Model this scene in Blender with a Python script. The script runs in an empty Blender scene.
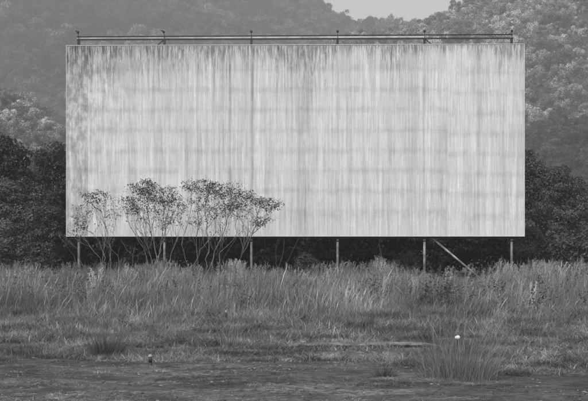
import bpy, math, random
import numpy as np
from mathutils import Vector, noise as mnoise

random.seed(7)
rng = np.random.default_rng(7)
S = bpy.context.scene
COL = S.collection
R = math.radians

# ------------------------------------------------------------------ camera
CAM_H = 1.6
F = 1527.0            # focal length in photograph pixels (588 wide)
HOR = 247.0           # horizon row in the photograph
cam_d = bpy.data.cameras.new('camera')
cam = bpy.data.objects.new('camera', cam_d); COL.objects.link(cam)
cam.location = (0, 0, CAM_H); cam.rotation_euler = (R(90), 0, 0)
cam_d.sensor_width = 36.0; cam_d.lens = 36.0 * F / 588.0
cam_d.shift_y = (HOR - 200.5) / 588.0
cam_d.clip_start = 0.1; cam_d.clip_end = 12000
cam_d.dof.use_dof = True; cam_d.dof.focus_distance = 78.0; cam_d.dof.aperture_fstop = 16.0
S.camera = cam

# ------------------------------------------------------------------ sky, sun, exposure
SUN_EL, SUN_AZ = 52.0, 207.0      # azimuth clockwise from +Y: behind the camera, a little to the left
world = bpy.data.worlds.new('World'); S.world = world; world.use_nodes = True
nt = world.node_tree; nt.nodes.clear()
sky = nt.nodes.new('ShaderNodeTexSky'); sky.sky_type = 'NISHITA'; sky.sun_disc = False
sky.sun_elevation = R(SUN_EL); sky.sun_rotation = R(SUN_AZ)
sky.dust_density = 3.0; sky.air_density = 1.0; sky.ozone_density = 1.0
bw = nt.nodes.new('ShaderNodeRGBToBW')
bg = nt.nodes.new('ShaderNodeBackground'); bg.inputs['Strength'].default_value = 0.112
wo = nt.nodes.new('ShaderNodeOutputWorld')
nt.links.new(sky.outputs[0], bw.inputs[0]); nt.links.new(bw.outputs[0], bg.inputs[0]); nt.links.new(bg.outputs[0], wo.inputs[0])

sun_d = bpy.data.lights.new('sun', 'SUN'); sun_d.energy = 1.5; sun_d.angle = R(16); sun_d.color = (1, 1, 1)
sun = bpy.data.objects.new('sun', sun_d); COL.objects.link(sun)
az, el = R(SUN_AZ), R(SUN_EL)
sdir = Vector((math.sin(az) * math.cos(el), math.cos(az) * math.cos(el), math.sin(el)))
sun.rotation_euler = sdir.to_track_quat('Z', 'Y').to_euler(); sun.location = sdir * 100

S.view_settings.view_transform = 'Standard'; S.view_settings.look = 'None'
S.view_settings.exposure = 0.70; S.view_settings.gamma = 1.0; S.view_settings.use_curve_mapping = False
S.render.engine = 'CYCLES'
S.cycles.max_bounces = 6; S.cycles.diffuse_bounces = 3; S.cycles.transparent_max_bounces = 4
S.cycles.volume_bounces = 1
S.cycles.use_denoising = True


def at(px, py, Y):
    """point at distance Y that the photograph shows at (px, py)"""
    return Vector(((px - 294.0) * Y / F, Y, CAM_H + (HOR - py) * Y / F))


# ------------------------------------------------------------------ helpers
def tag(o, label=None, cat=None, group=None, kind=None):
    if label: o['label'] = label
    if cat: o['category'] = cat
    if group: o['group'] = group
    if kind: o['kind'] = kind
    return o


def mesh_np(name, V, Fc, smooth=False):
    """V (n,3); Fc (m,k) all faces of k corners, or a list of lists"""
    me = bpy.data.meshes.new(name)
    if isinstance(Fc, np.ndarray):
        m, k = Fc.shape
        me.vertices.add(len(V)); me.vertices.foreach_set('co', np.asarray(V, np.float32).ravel())
        me.loops.add(m * k); me.loops.foreach_set('vertex_index', Fc.astype(np.int32).ravel())
        me.polygons.add(m)
        me.polygons.foreach_set('loop_start', np.arange(0, m * k, k, dtype=np.int32))
        me.polygons.foreach_set('loop_total', np.full(m, k, np.int32))
        me.update(calc_edges=True)
    else:
        me.from_pydata([tuple(v) for v in V], [], Fc)
    if smooth:
        me.polygons.foreach_set('use_smooth', np.ones(len(me.polygons), bool))
    me.validate()
    return me


def link(name, me, mat=None, parent=None):
    o = bpy.data.objects.new(name, me); COL.objects.link(o)
    if mat and not me.materials: me.materials.append(mat)
    if parent: o.parent = parent
    return o


def empty(name, loc, rz=0):
    o = bpy.data.objects.new(name, None); COL.objects.link(o)
    o.location = loc; o.rotation_euler = (0, 0, rz); o.empty_display_size = 0.3
    return o


class MB:
    """collects vertices and faces for one mesh"""
    def __init__(s): s.v = []; s.f = []
    def add(s, v, f):
        n = len(s.v); s.v += [tuple(p) for p in v]; s.f += [[i + n for i in q] for q in f]; return s
    def box(s, x0, x1, y0, y1, z0, z1, b=0.0):
        if b <= 0:
            v = [(x, y, z) for z in (z0, z1) for y in (y0, y1) for x in (x0, x1)]
            return s.add(v, [[0, 2, 3, 1], [4, 5, 7, 6], [0, 1, 5, 4], [2, 6, 7, 3], [0, 4, 6, 2], [1, 3, 7, 5]])
        # front face (y0) with a bevel of b all round
        v = [(x0, y0 + b, z0), (x1, y0 + b, z0), (x1, y0 + b, z1), (x0, y0 + b, z1),
             (x0 + b, y0, z0 + b), (x1 - b, y0, z0 + b), (x1 - b, y0, z1 - b), (x0 + b, y0, z1 - b),
             (x0, y1, z0), (x1, y1, z0), (x1, y1, z1), (x0, y1, z1)]
        f = [[4, 5, 6, 7], [0, 1, 5, 4], [1, 2, 6, 5], [2, 3, 7, 6], [3, 0, 4, 7],
             [0, 8, 9, 1], [1, 9, 10, 2], [2, 10, 11, 3], [3, 11, 8, 0], [9, 8, 11, 10]]
        return s.add(v, f)
    def tube(s, pts, rad, n=8, cap=True):
        pts = [Vector(p) for p in pts]
        if not hasattr(rad, '__len__'): rad = [rad] * len(pts)
        v = []; f = []; ref = None
        for i, p in enumerate(pts):
            t = (pts[min(i + 1, len(pts) - 1)] - pts[max(i - 1, 0)])
            t = t.normalized() if t.length > 1e-9 else Vector((0, 0, 1))
            if ref is None:
                ref = t.orthogonal().normalized()
            a = (ref - t * ref.dot(t))
            a = a.normalized() if a.length > 1e-6 else t.orthogonal().normalized()
            ref = a; b = t.cross(a)
            for k in range(n):
                th = 2 * math.pi * k / n
                v.append(p + (a * math.cos(th) + b * math.sin(th)) * rad[i])
        for i in range(len(pts) - 1):
            for k in range(n):
                k2 = (k + 1) % n
                f.append([i * n + k, i * n + k2, (i + 1) * n + k2, (i + 1) * n + k])
        if cap:
            f.append(list(range(n))[::-1]); f.append([(len(pts) - 1) * n + k for k in range(n)])
        return s.add(v, f)
    def lathe(s, prof, c=(0, 0, 0), n=12):
        v = []; f = []
        for (r, z) in prof:
            for k in range(n):
                th = 2 * math.pi * k / n
                v.append((c[0] + r * math.cos(th), c[1] + r * math.sin(th), c[2] + z))
        for i in range(len(prof) - 1):
            for k in range(n):
                k2 = (k + 1) % n
                f.append([i * n + k, i * n + k2, (i + 1) * n + k2, (i + 1) * n + k])
        f.append(list(range(n))[::-1]); f.append([(len(prof) - 1) * n + k for k in range(n)])
        return s.add(v, f)
    def build(s, name, mat, parent=None, smooth=False):
        return link(name, mesh_np(name, s.v, s.f, smooth), mat, parent)


# ------------------------------------------------------------------ materials (the photograph is black and white: every colour is a grey)
class NB:
    """tiny node builder"""
    def __init__(s, name):
        s.m = bpy.data.materials.new(name); s.m.use_nodes = True
        s.t = s.m.node_tree; s.t.nodes.clear()
        s.out = s.t.nodes.new('ShaderNodeOutputMaterial')
    def n(s, typ, **kw):
        nd = s.t.nodes.new(typ)
        for k, v in kw.items(): setattr(nd, k, v)
        return nd
    def put(s, sock, v):
        if hasattr(v, 'links') or isinstance(v, bpy.types.NodeSocket): s.t.links.new(v, sock)
        elif v is not None:
            try: sock.default_value = v
            except Exception: sock.default_value = (v, v, v) if not hasattr(v, '__len__') else v
    def math(s, op, a, b=None, c=None, clamp=False):
        nd = s.n('ShaderNodeMath', operation=op); nd.use_clamp = clamp
        for i, v in enumerate((a, b, c)):
            if v is not None: s.put(nd.inputs[i], v)
        return nd.outputs[0]
    def ramp(s, x, a, b, lo=0.0, hi=1.0, smooth=True):
        nd = s.n('ShaderNodeMapRange'); nd.interpolation_type = 'SMOOTHSTEP' if smooth else 'LINEAR'
        s.put(nd.inputs[0], x)
        for i, v in enumerate((a, b, lo, hi)): s.put(nd.inputs[1 + i], v)
        return nd.outputs[0]
    def mapping(s, vec, scale=(1, 1, 1), loc=(0, 0, 0)):
        nd = s.n('ShaderNodeMapping'); s.put(nd.inputs['Vector'], vec)
        nd.inputs['Scale'].default_value = scale; nd.inputs['Location'].default_value = loc
        return nd.outputs[0]
    def noise(s, vec, scale=1.0, detail=3.0, rough=0.55, dist=0.0):
        nd = s.n('ShaderNodeTexNoise'); s.put(nd.inputs['Vector'], vec)
        nd.inputs['Scale'].default_value = scale; nd.inputs['Detail'].default_value = detail
        nd.inputs['Roughness'].default_value = rough; nd.inputs['Distortion'].default_value = dist
        return nd.outputs[0]
    def mix(s, f, a, b):
        return s.math('ADD', s.math('MULTIPLY', a, s.math('SUBTRACT', 1.0, f)), s.math('MULTIPLY', b, f))
    def grey(s, v):
        nd = s.n('ShaderNodeCombineColor')
        for i in range(3): s.put(nd.inputs[i], v)
        return nd.outputs[0]
    def bsdf(s, col, rough=0.85, bump=None, bstr=0.3, bdist=0.02, spec=0.3, metal=0.0):
        b = s.n('ShaderNodeBsdfPrincipled')
        s.put(b.inputs['Base Color'], s.grey(col)); s.put(b.inputs['Roughness'], rough)
        b.inputs['Specular IOR Level'].default_value = spec; b.inputs['Metallic'].default_value = metal
        if bump is not None:
            bp = s.n('ShaderNodeBump'); bp.inputs['Strength'].default_value = bstr; bp.inputs['Distance'].default_value = bdist
            s.put(bp.inputs['Height'], bump); s.t.links.new(bp.outputs[0], b.inputs['Normal'])
        s.t.links.new(b.outputs[0], s.out.inputs[0])
        return s.m


def pos(nb): return nb.n('ShaderNodeNewGeometry').outputs['Position']
def objc(nb): return nb.n('ShaderNodeTexCoord').outputs['Object']


def mat_plain(name, v, rough=0.7, var=0.25, scale=6.0, metal=0.0):
    nb = NB(name); n = nb.noise(objc(nb), scale, 4)
    return nb.bsdf(nb.math('MULTIPLY', v, nb.ramp(n, 0.3, 0.7, 1 - var, 1 + var)), rough, n, 0.2, 0.01, metal=metal)


def mat_leaf(name, v, spread=0.35, transl=0.22, per_obj=0.0, patch=None):
    """foliage: 'var' is a per-leaf random number stored on the mesh"""
    nb = NB(name)
    a = nb.n('ShaderNodeAttribute', attribute_name='var').outputs['Fac']
    c = nb.math('MULTIPLY', v, nb.ramp(a, 0.0, 1.0, 1 - spread, 1 + spread, False))
    if per_obj > 0:
        r = nb.n('ShaderNodeObjectInfo').outputs['Random']
        c = nb.math('MULTIPLY', c, nb.ramp(nb.math('POWER', r, 1.6), 0.0, 1.0, 1 - per_obj, 1 + per_obj * 1.3, False))
    if patch:
        n = nb.noise(pos(nb), 1.0 / patch[0], 3.0)
        c = nb.math('MULTIPLY', c, nb.ramp(n, 0.38, 0.62, patch[1], patch[2]))
    g = nb.grey(c)
    d = nb.n('ShaderNodeBsdfDiffuse'); nb.put(d.inputs[0], g)
    t = nb.n('ShaderNodeBsdfTranslucent'); nb.put(t.inputs[0], g)
    m = nb.n('ShaderNodeMixShader'); m.inputs[0].default_value = transl
    nb.t.links.new(d.outputs[0], m.inputs[1]); nb.t.links.new(t.outputs[0], m.inputs[2])
    gl = nb.n('ShaderNodeBsdfGlossy'); gl.inputs['Roughness'].default_value = 0.45
    gl.inputs[0].default_value = (0.5, 0.5, 0.5, 1)
    m2 = nb.n('ShaderNodeMixShader'); m2.inputs[0].default_value = 0.03
    nb.t.links.new(m.outputs[0], m2.inputs[1]); nb.t.links.new(gl.outputs[0], m2.inputs[2])
    nb.t.links.new(m2.outputs[0], nb.out.inputs[0])
    return nb.m


ROWS = [0.0]   # filled below; heights of the horizontal joints of the screen in metres above its lower edge


def mat_screen():
    nb = NB('weathered_white_sheet')
    uv = nb.n('ShaderNodeAttribute', attribute_name='uvm').outputs['Vector']
    sp = nb.n('ShaderNodeSeparateXYZ'); nb.put(sp.inputs[0], uv)
    u, v, jd = sp.outputs[0], sp.outputs[1], sp.outputs[2]     # metres along, metres up, joint phase 0..1
    top = nb.math('SUBTRACT', SH, v)                         # metres below the top edge
    # streak fields, stretched along the fall of the rain
    wob = nb.noise(nb.mapping(uv, (0.9, 0.5, 0), (8, 3, 0)), 1.0, 3.0, 0.6)
    s1 = nb.noise(nb.mapping(uv, (6.0, 0.16, 0)), 1.0, 6.0, 0.75)
    s2 = nb.noise(nb.mapping(uv, (24.0, 0.55, 0), (3, 7, 0)), 1.0, 5.0, 0.8)
    s5 = nb.noise(nb.mapping(uv, (12.0, 1.1, 0), (31, 17, 0)), 1.0, 6.0, 0.8)
    s3 = nb.noise(nb.mapping(uv, (1.1, 0.05, 0), (9, 2, 0)), 1.0, 2.0, 0.5)
    blot = nb.noise(nb.mapping(uv, (2.4, 1.0, 0), (1, 4, 0)), 1.0, 6.0, 0.75)
    col = nb.ramp(s1, 0.32, 0.68, 0.55, 0.77)
    col = nb.math('MULTIPLY', col, nb.ramp(s2, 0.34, 0.64, 0.80, 1.07))
    # a few long dark runs, a few thin pale ones
    s4 = nb.noise(nb.mapping(uv, (2.6, 0.03, 0), (21, 5, 0)), 1.0, 4.0, 0.75)
    col = nb.math('MULTIPLY', col, nb.ramp(s4, 0.57, 0.72, 1.0, 0.70))
    s6 = nb.noise(nb.mapping(uv, (7.0, 0.04, 0), (41, 5, 0)), 1.0, 2.0, 0.6)
    col = nb.math('MULTIPLY', col, nb.ramp(s6, 0.62, 0.72, 1.0, 1.10))
    col = nb.math('MULTIPLY', col, nb.ramp(s3, 0.35, 0.7, 1.04, 0.92))
    # algae runs hanging from the top edge, each of its own length
    ln = nb.noise(nb.mapping(uv, (5.5, 0.02, 0), (5, 0.3, 0)), 1.0, 5.0, 0.75)
    big = nb.noise(nb.mapping(uv, (0.33, 0.0, 0), (2.7, 0.7, 0)), 1.0, 3.0, 0.6)
    length = nb.math('MULTIPLY', nb.ramp(ln, 0.34, 0.76, 0.25, 3.6), nb.ramp(big, 0.36, 0.64, 0.25, 1.6))
    run = nb.ramp(nb.math('DIVIDE', top, length), 0.05, 1.2, 1.0, 0.0)
    runs = nb.math('MULTIPLY', run, nb.ramp(s5, 0.42, 0.58, 0.05, 1.0))
    col = nb.math('MULTIPLY', col, nb.math('SUBTRACT', 1.0, nb.math('MULTIPLY', runs, 0.58)))
    # grime caught along the top edge
    edge = nb.math('MULTIPLY', nb.ramp(top, 0.0, 1.1, 1.0, 0.0), nb.math('MULTIPLY', nb.ramp(big, 0.35, 0.6, 0.25, 1.0), nb.ramp(s5, 0.35, 0.6, 0.2, 1.0)))
    col = nb.math('MULTIPLY', col, nb.math('SUBTRACT', 1.0, nb.math('MULTIPLY', edge, 0.34)))
    # old leaks that run the height of the sheet
    for pu, wd, st in ((8.60, 0.16, 0.42), (9.78, 0.16, 0.40), (12.25, 0.22, 0.22), (12.65, 0.40, 0.30), (6.9, 0.10, 0.18), (6.35, 0.25, 0.16), (14.9, 0.12, 0.16), (16.2, 0.10, 0.13), (18.3, 0.30, 0.14), (18.75, 0.14, 0.24), (19.95, 0.06, 0.12), (5.95, 0.30, 0.12), (21.6, 0.14, 0.15), (22.4, 0.1, 0.14), (3.4, 0.2, 0.14)):
        gq = nb.ramp(nb.math('ABSOLUTE', nb.math('SUBTRACT', u, pu)), 0.0, wd, 1.0, 0.0)
        gq = nb.math('MULTIPLY', gq, nb.math('MULTIPLY', nb.ramp(s5, 0.35, 0.6, 0.45, 1.0), nb.ramp(nb.noise(nb.mapping(uv, (0.3, 0.5, 0), (pu, 3, 0)), 1.0, 3.0), 0.35, 0.6, 0.45, 1.0)))
        col = nb.math('MULTIPLY', col, nb.math('SUBTRACT', 1.0, nb.math('MULTIPLY', gq, st)))
    # pale bare seam near the left end
    sm = nb.ramp(nb.math('ABSOLUTE', nb.math('SUBTRACT', u, 1.153)), 0.015, 0.035, 1.0, 0.0)
    col = nb.mix(nb.math('MULTIPLY', sm, nb.ramp(s1, 0.35, 0.55, 0.2, 0.8)), col, 0.80)
    # the left end is more stained
    lf = nb.math('MULTIPLY', nb.ramp(u, 0.3, 5.0, 1.0, 0.0), nb.ramp(v, 3.0, 9.5, 0.35, 1.0))
    lf2 = nb.math('MULTIPLY', lf, nb.math('MULTIPLY', nb.ramp(blot, 0.40, 0.62, 0.0, 0.46), nb.ramp(s5, 0.35, 0.6, 0.55, 1.0)))
    col = nb.math('MULTIPLY', col, nb.math('SUBTRACT', 1.0, lf2))
    tl = nb.math('MULTIPLY', nb.math('MULTIPLY', nb.ramp(u, 1.5, 6.8, 1.0, 0.0), nb.ramp(top, 0.2, 3.2, 1.0, 0.0)), nb.ramp(s5, 0.36, 0.6, 0.3, 1.0))
    col = nb.math('MULTIPLY', col, nb.math('SUBTRACT', 1.0, nb.math('MULTIPLY', tl, 0.30)))
    lc = nb.math('MULTIPLY', nb.ramp(u, 1.05, 1.2, 1.0, 0.0), nb.ramp(blot, 0.38, 0.6, 0.08, 0.30))
    col = nb.math('MULTIPLY', col, nb.math('SUBTRACT', 1.0, lc))
    # smudges along the horizontal joints
    jb = nb.ramp(nb.math('ABSOLUTE', nb.math('ADD', nb.math('SUBTRACT', nb.math('FRACT', jd), 0.5), nb.math('MULTIPLY', nb.math('SUBTRACT', wob, 0.5), 0.22))), 0.03, 0.25, 1.0, 0.0)
    jn = nb.noise(nb.mapping(uv, (1.1, 1.3, 0), (4, 1, 0)), 1.0, 5.0, 0.7)
    jm = nb.math('MULTIPLY', jb, nb.math('MULTIPLY', nb.ramp(jn, 0.36, 0.64, 0.02, 0.17), nb.ramp(s5, 0.3, 0.65, 0.6, 1.1)))
    col = nb.math('MULTIPLY', col, nb.math('SUBTRACT', 1.0, jm))
    # general blotches, pale wiped patches
    col = nb.math('MULTIPLY', col, nb.ramp(blot, 0.30, 0.72, 1.05, 0.94))
    fine = nb.noise(uv, 14.0, 4.0, 0.7)
    col = nb.math('MULTIPLY', col, nb.ramp(fine, 0.3, 0.7, 0.92, 1.08))
    return nb.bsdf(col, 0.75, nb.math('ADD', s2, fine), 0.06, 0.01, spec=0.2)


def mat_ground(name='soil', base=0.085):
    nb = NB(name); p = pos(nb)
    n1 = nb.noise(p, 0.35, 5.0, 0.6); n2 = nb.noise(p, 5.0, 5.0, 0.7); n3 = nb.noise(nb.mapping(p, (0.3, 1.3, 1)), 1.0, 4.0, 0.6)
    c = nb.math('MULTIPLY', base, nb.ramp(n1, 0.3, 0.7, 0.7, 1.25))
    c = nb.math('MULTIPLY', c, nb.ramp(n2, 0.3, 0.75, 0.65, 1.5))
    c = nb.math('MULTIPLY', c, nb.ramp(n3, 0.35, 0.7, 0.8, 1.3))
    return nb.bsdf(c, 0.95, n2, 0.6, 0.03, spec=0.1)


def mat_asphalt():
    nb = NB('old_asphalt'); p = pos(nb)
    n1 = nb.noise(nb.mapping(p, (0.8, 1.0, 1)), 1.0, 7.0, 0.7)
    n2 = nb.noise(p, 13.0, 5.0, 0.8)
    n3 = nb.noise(nb.mapping(p, (0.5, 0.8, 1), (4, 9, 0)), 1.0, 6.0, 0.68)
    g = nb.noise(p, 60.0, 2.0, 0.5)
    c = nb.ramp(n1, 0.36, 0.64, 0.045, 0.115)
    c = nb.math('MULTIPLY', c, nb.ramp(n2, 0.34, 0.68, 0.55, 1.5))
    lit = nb.math('MULTIPLY', nb.ramp(n3, 0.50, 0.60, 0.0, 1.0), nb.ramp(n2, 0.45, 0.62, 0.0, 1.0))   # dry litter trodden in
    c = nb.mix(nb.math('MULTIPLY', lit, 0.85), c, 0.27)
    c = nb.math('MULTIPLY', c, nb.ramp(g, 0.35, 0.7, 0.8, 1.3))
    vor = nb.n('ShaderNodeTexVoronoi', feature='DISTANCE_TO_EDGE'); nb.put(vor.inputs['Vector'], p); vor.inputs['Scale'].default_value = 0.9
    crack = nb.ramp(vor.outputs[0], 0.0, 0.02, 0.55, 1.0)
    c = nb.math('MULTIPLY', c, crack)
    return nb.bsdf(c, 0.92, nb.math('ADD', n2, nb.math('MULTIPLY', g, 0.4)), 0.5, 0.02, spec=0.2)


def mat_concrete(name, v):
    nb = NB(name); p = objc(nb); n = nb.noise(p, 3.0, 6.0, 0.7); n2 = nb.noise(p, 25.0, 3.0)
    c = nb.math('MULTIPLY', v, nb.ramp(n, 0.36, 0.64, 0.4, 1.3)); c = nb.math('MULTIPLY', c, nb.ramp(n2, 0.3, 0.7, 0.85, 1.15))
    return nb.bsdf(c, 0.9, n2, 0.4, 0.01)


SW, SH = 23.97, 9.99          # screen width and height
M = {}
M['screen'] = mat_screen()
M['trim'] = mat_plain('painted_trim', 0.62, 0.6, 0.12)
M['dark_steel'] = mat_plain('dark_steel', 0.045, 0.6, 0.3)
M['pale_pipe'] = mat_plain('pale_galvanised_pipe', 0.36, 0.6, 0.5, 2.5)
M['shadow_black_steel'] = mat_plain('shadow_black_steel', 0.012, 0.8, 0.2)  # shadow under the trim put into the girder's colour
M['board'] = mat_plain('pale_board', 0.52, 0.7, 0.25, 2.0)
M['soil'] = mat_ground()
M['hill_soil'] = mat_ground('hill_floor', 0.05)
M['asphalt'] = mat_asphalt()
M['kerb'] = mat_concrete('old_concrete', 0.19)
M['kerb_face'] = mat_concrete('dark_face_concrete', 0.03)  # kerb front, back and ends, darker than the top
M['bark'] = mat_plain('bark', 0.19, 0.9, 0.4, 9.0)
M['bark_dark'] = mat_plain('dark_bark', 0.05, 0.9, 0.4, 9.0)
M['leaf_dark'] = mat_leaf('dark_leaf', 0.066, 0.75)
M['leaf_shaded'] = mat_leaf('shaded_leaf', 0.022, 0.5, 0.1)  # shade beneath the screen put into the leaf colour
M['leaf_mid'] = mat_leaf('mid_leaf', 0.100, 0.75)
M['leaf_pale'] = mat_leaf('pale_leaf', 0.075, 0.45)
M['leaf_sapling'] = mat_leaf('sapling_leaf', 0.075, 0.75, 0.3)
M['grass'] = mat_leaf('grass_blade', 0.215, 0.75, 0.3, 0.5, (2.6, 0.6, 1.3))
M['grass_short'] = mat_leaf('short_grass_blade', 0.20, 0.75, 0.3, 0.45, (1.6, 0.55, 1.35))
M['tussock'] = mat_leaf('tussock_blade', 0.25, 0.75, 0.45)
M['weed'] = mat_leaf('weed_leaf', 0.125, 0.6, 0.3)
M['hill_far'] = mat_leaf('far_forest_leaf', 0.088, 0.3, 0.1, 0.85, (90, 0.5, 1.5))
M['hill_right'] = mat_leaf('hill_forest_leaf', 0.29, 0.3, 0.1, 0.6, (45, 0.7, 1.3))
M['hill_pale'] = mat_leaf('pale_forest_leaf', 0.29, 0.3, 0.1, 0.55, (18, 0.55, 1.25))
M['hill_ridge'] = mat_leaf('ridge_leaf', 0.14, 0.35, 0.12)
M['hill_low'] = mat_leaf('low_forest_leaf', 0.085, 0.3, 0.12, 0.4)
M['grey_sleeve'] = mat_plain('grey_sleeve', 0.05, 0.7, 0.3)
M['dull_cap'] = mat_plain('dull_white_cap', 0.34, 0.6, 0.2)
M['white_cap'] = mat_plain('white_plastic', 0.8, 0.45, 0.05)
M['stone'] = mat_concrete('pale_chip', 0.28)

# ------------------------------------------------------------------ ground
def fbm(x, y, s, o=3):
    return mnoise.fractal(Vector((x * s, y * s, 3.7)), 1.0, 2.0, o)


def ground_z(x, y):
    z = 0.0
    if y < 400:
        z = 0.05 * fbm(x, y, 0.12) + 0.025 * fbm(x + 50, y, 0.6, 2)
        z *= min(1.0, max(0.0, (y - 24.5) / 6.0)) * min(1.0, max(0.0, (400 - y) / 150.0))
    return z


def grid_mesh(name, xs, ys, zf):
    V = [(x, y, zf(x, y)) for y in ys for x in xs]
    n = len(xs); q = []
    for j in range(len(ys) - 1):
        for i in range(n - 1):
            q.append((j * n + i, j * n + i + 1, (j + 1) * n + i + 1, (j + 1) * n + i))
    return mesh_np(name, np.array(V), np.array(q), True)


xs = [-4000, -2000, -900, -400, -150, -70] + list(np.linspace(-40, 40, 141)) + [70, 150, 400, 900, 2000, 4000]
ys = [-300, -80, -20, 0, 8, 14] + list(np.linspace(18, 110, 160)) + [130, 180, 260, 400, 700, 1200, 2500, 5000]
tag(link('ground', grid_mesh('ground', xs, ys, ground_z), M['soil']), kind='structure')

# worn lane of old asphalt across the foreground, with a broken far edge
def lane_edge(x):
    e = 21.0 + 0.22 * fbm(x, 0, 0.9) + 0.10 * fbm(x, 9, 3.1, 2)
    if x > 1.2: e -= min(1.0, (x - 1.2) / 0.8) * 3.2       # the right part starts nearer the camera
    return e


mb = MB(); X = np.linspace(-26, 26, 521)
rows = []
ysn = list(np.linspace(-12, 1, 26))                       # rows are measured back from the broken edge
v = []; f = []
for t in range(30):
    for x in X:
        e = lane_edge(x); y = e - (0 if t == 0 else 0.04 if t == 1 else 0.04 + (t - 1) * 1.15)
        z = 0.022 + 0.012 * fbm(x, y, 0.9, 3) if t > 0 else -0.02
        v.append((x, y, z))
n = len(X)
for t in range(29):
    for i in range(n - 1):
        f.append((t * n + i, (t + 1) * n + i, (t + 1) * n + i + 1, t * n + i + 1))
tag(link('asphalt_lane', mesh_np('asphalt_lane', np.array(v), np.array(f), True), M['asphalt']), kind='structure')


# broken concrete kerb strips
def kerb(x0, x1, Y, seed, h=0.085, d=0.34, label=None):
    r = random.Random(seed); n = max(4, int((x1 - x0) / 0.04)); v = []; f = []
    for i in range(n + 1):
        x = x0 + (x1 - x0) * i / n
        j = 0.04 * fbm(x, 4, 9.0, 5); k = 0.007 * fbm(x, 12, 9.0, 5) - 0.05 * max(0.0, 1 - min(abs(x - x0 - (seed > 4) * 99), abs(x1 - x + (seed == 4) * 99)) / 0.35)
        endw = 1.0
        zt = h * (0.55 + 0.45 * endw) + k
        v += [(x, Y + j, -0.05), (x, Y + j + 0.012, zt - 0.02), (x, Y + j + 0.035, zt), (x, Y + d * endw + j * 0.5 + 0.05, zt + 0.01), (x, Y + d * endw + j * .5 + 0.06, -0.05)]
    for i in range(n):
        for k in range(4):
            a = i * 5 + k; f.append([a, a + 5, a + 6, a + 1])
    f.append([0, 1, 2, 3, 4]); f.append([n * 5 + k for k in (4, 3, 2, 1, 0)])
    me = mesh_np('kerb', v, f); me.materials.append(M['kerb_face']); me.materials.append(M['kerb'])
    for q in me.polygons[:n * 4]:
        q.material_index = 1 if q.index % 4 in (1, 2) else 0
    o = link('kerb', me); tag(o, kind='structure'); return o


kerb(at(278, 0, 24.3).x, at(366, 0, 24.3).x, 24.3, 4, 0.055, 0.26)
kerb(at(366.4, 0, 24.3).x, at(444, 0, 24.3).x, 24.33, 6, 0.06, 0.24)
kerb(at(222, 0, 23.0).x, at(300, 0, 23.0).x, 23.0, 17, 0.03, 0.16)

# ------------------------------------------------------------------ hills
def crest(points, Yc, drop):
    P = sorted(points); xs_ = [(p[0] - 294) * Yc / F for p in P]; zs_ = [CAM_H + (HOR - p[1]) * Yc / F - drop for p in P]
    return lambda x: float(np.interp(x, xs_, zs_))


def hill(name, pts, Yb, Yc, Ye, drop, nx=90, ny=60, amp=8.0, wl=90.0, seed=0.0, pmin=-420, pmax=1000):
    H = crest(pts, Yc, drop)
    def zf(x, y):
        if y <= Yc:
            t = (y - Yb) / (Yc - Yb); k = t * t * (3 - 2 * t) * 0.35 + t * 0.65
        else:
            t = (y - Yc) / (Ye - Yc); k = 1.0 - 0.8 * t * t
        h = H(x)
        w = max(0.0, min(1.0, t if y <= Yc else 1.0)) * (1.0 - 0.85 * math.exp(-((y - Yc) / (0.18 * (Yc - Yb))) ** 2))
        return max(-3.0, h * max(0.0, k) - 2.0 + amp * w * fbm(x + seed, y, 1.0 / wl, 4))
    xs_ = np.linspace((pmin - 294) * Yc / F, (pmax - 294) * Yc / F, nx)
    ys_ = np.linspace(Yb, Ye, ny)
    o = link(name, grid_mesh(name, xs_, ys_, zf), M['hill_soil']); tag(o, kind='structure')
    return zf


SK_FAR = [(-420, -120), (-100, -90), (0, -75), (200, -35), (290, -12), (306, -4), (318, 3), (325, 12), (338, 18), (352, 23), (372, 23), (420, 30), (600, 40), (1000, 80)]
SK_R = [(-420, 246), (180, 215), (270, 110), (310, 58), (330, 44), (345, 34), (360, 31), (390, 30), (410, 26), (430, 19), (445, 13), (456, 6), (480, -8), (520, -32), (600, -75), (700, -100), (1000, -60)]
SK_PALE = [(-420, 60), (-100, 76), (-30, 92), (0, 97), (22, 98), (40, 108), (65, 127), (85, 147), (130, 180), (200, 222), (260, 246), (1000, 250)]
SK_LOW = [(-420, 250), (380, 246), (470, 205), (520, 136), (545, 116), (565, 112), (600, 116), (650, 105), (760, 85), (1000, 60)]
z_far = hill('hill', SK_FAR, 800, 1500, 1900, 8, 110, 60, 22, 170, 0)
z_right = hill('hill', SK_R, 520, 850, 1050, 5, 110, 60, 11, 75, 40)
z_pale = hill('hill', SK_PALE, 330, 520, 640, 3.5, 90, 45, 3.5, 45, 90)
z_low = hill('hill', SK_LOW, 330, 500, 600, 3, 90, 45, 3.0, 50, 140)

# ------------------------------------------------------------------ leaf meshes
def quads_from(C, U, W, L, Wd, fold=0.18):
    """one bent diamond leaf per row: centre C, direction U, side W, length L, width Wd"""
    Nn = np.cross(U, W)
    a = C - U * L[:, None] * 0.5; b = C + U * L[:, None] * 0.5
    l = C + W * Wd[:, None] * 0.5 + Nn * (L * fold)[:, None]; r = C - W * Wd[:, None] * 0.5 + Nn * (L * fold)[:, None]
    V = np.stack([a, r, b, l], 1).reshape(-1, 3)
    Fq = np.arange(len(C) * 4).reshape(-1, 4)
    return V, Fq


def unit(a): return a / np.maximum(np.linalg.norm(a, axis=1), 1e-9)[:, None]


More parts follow.
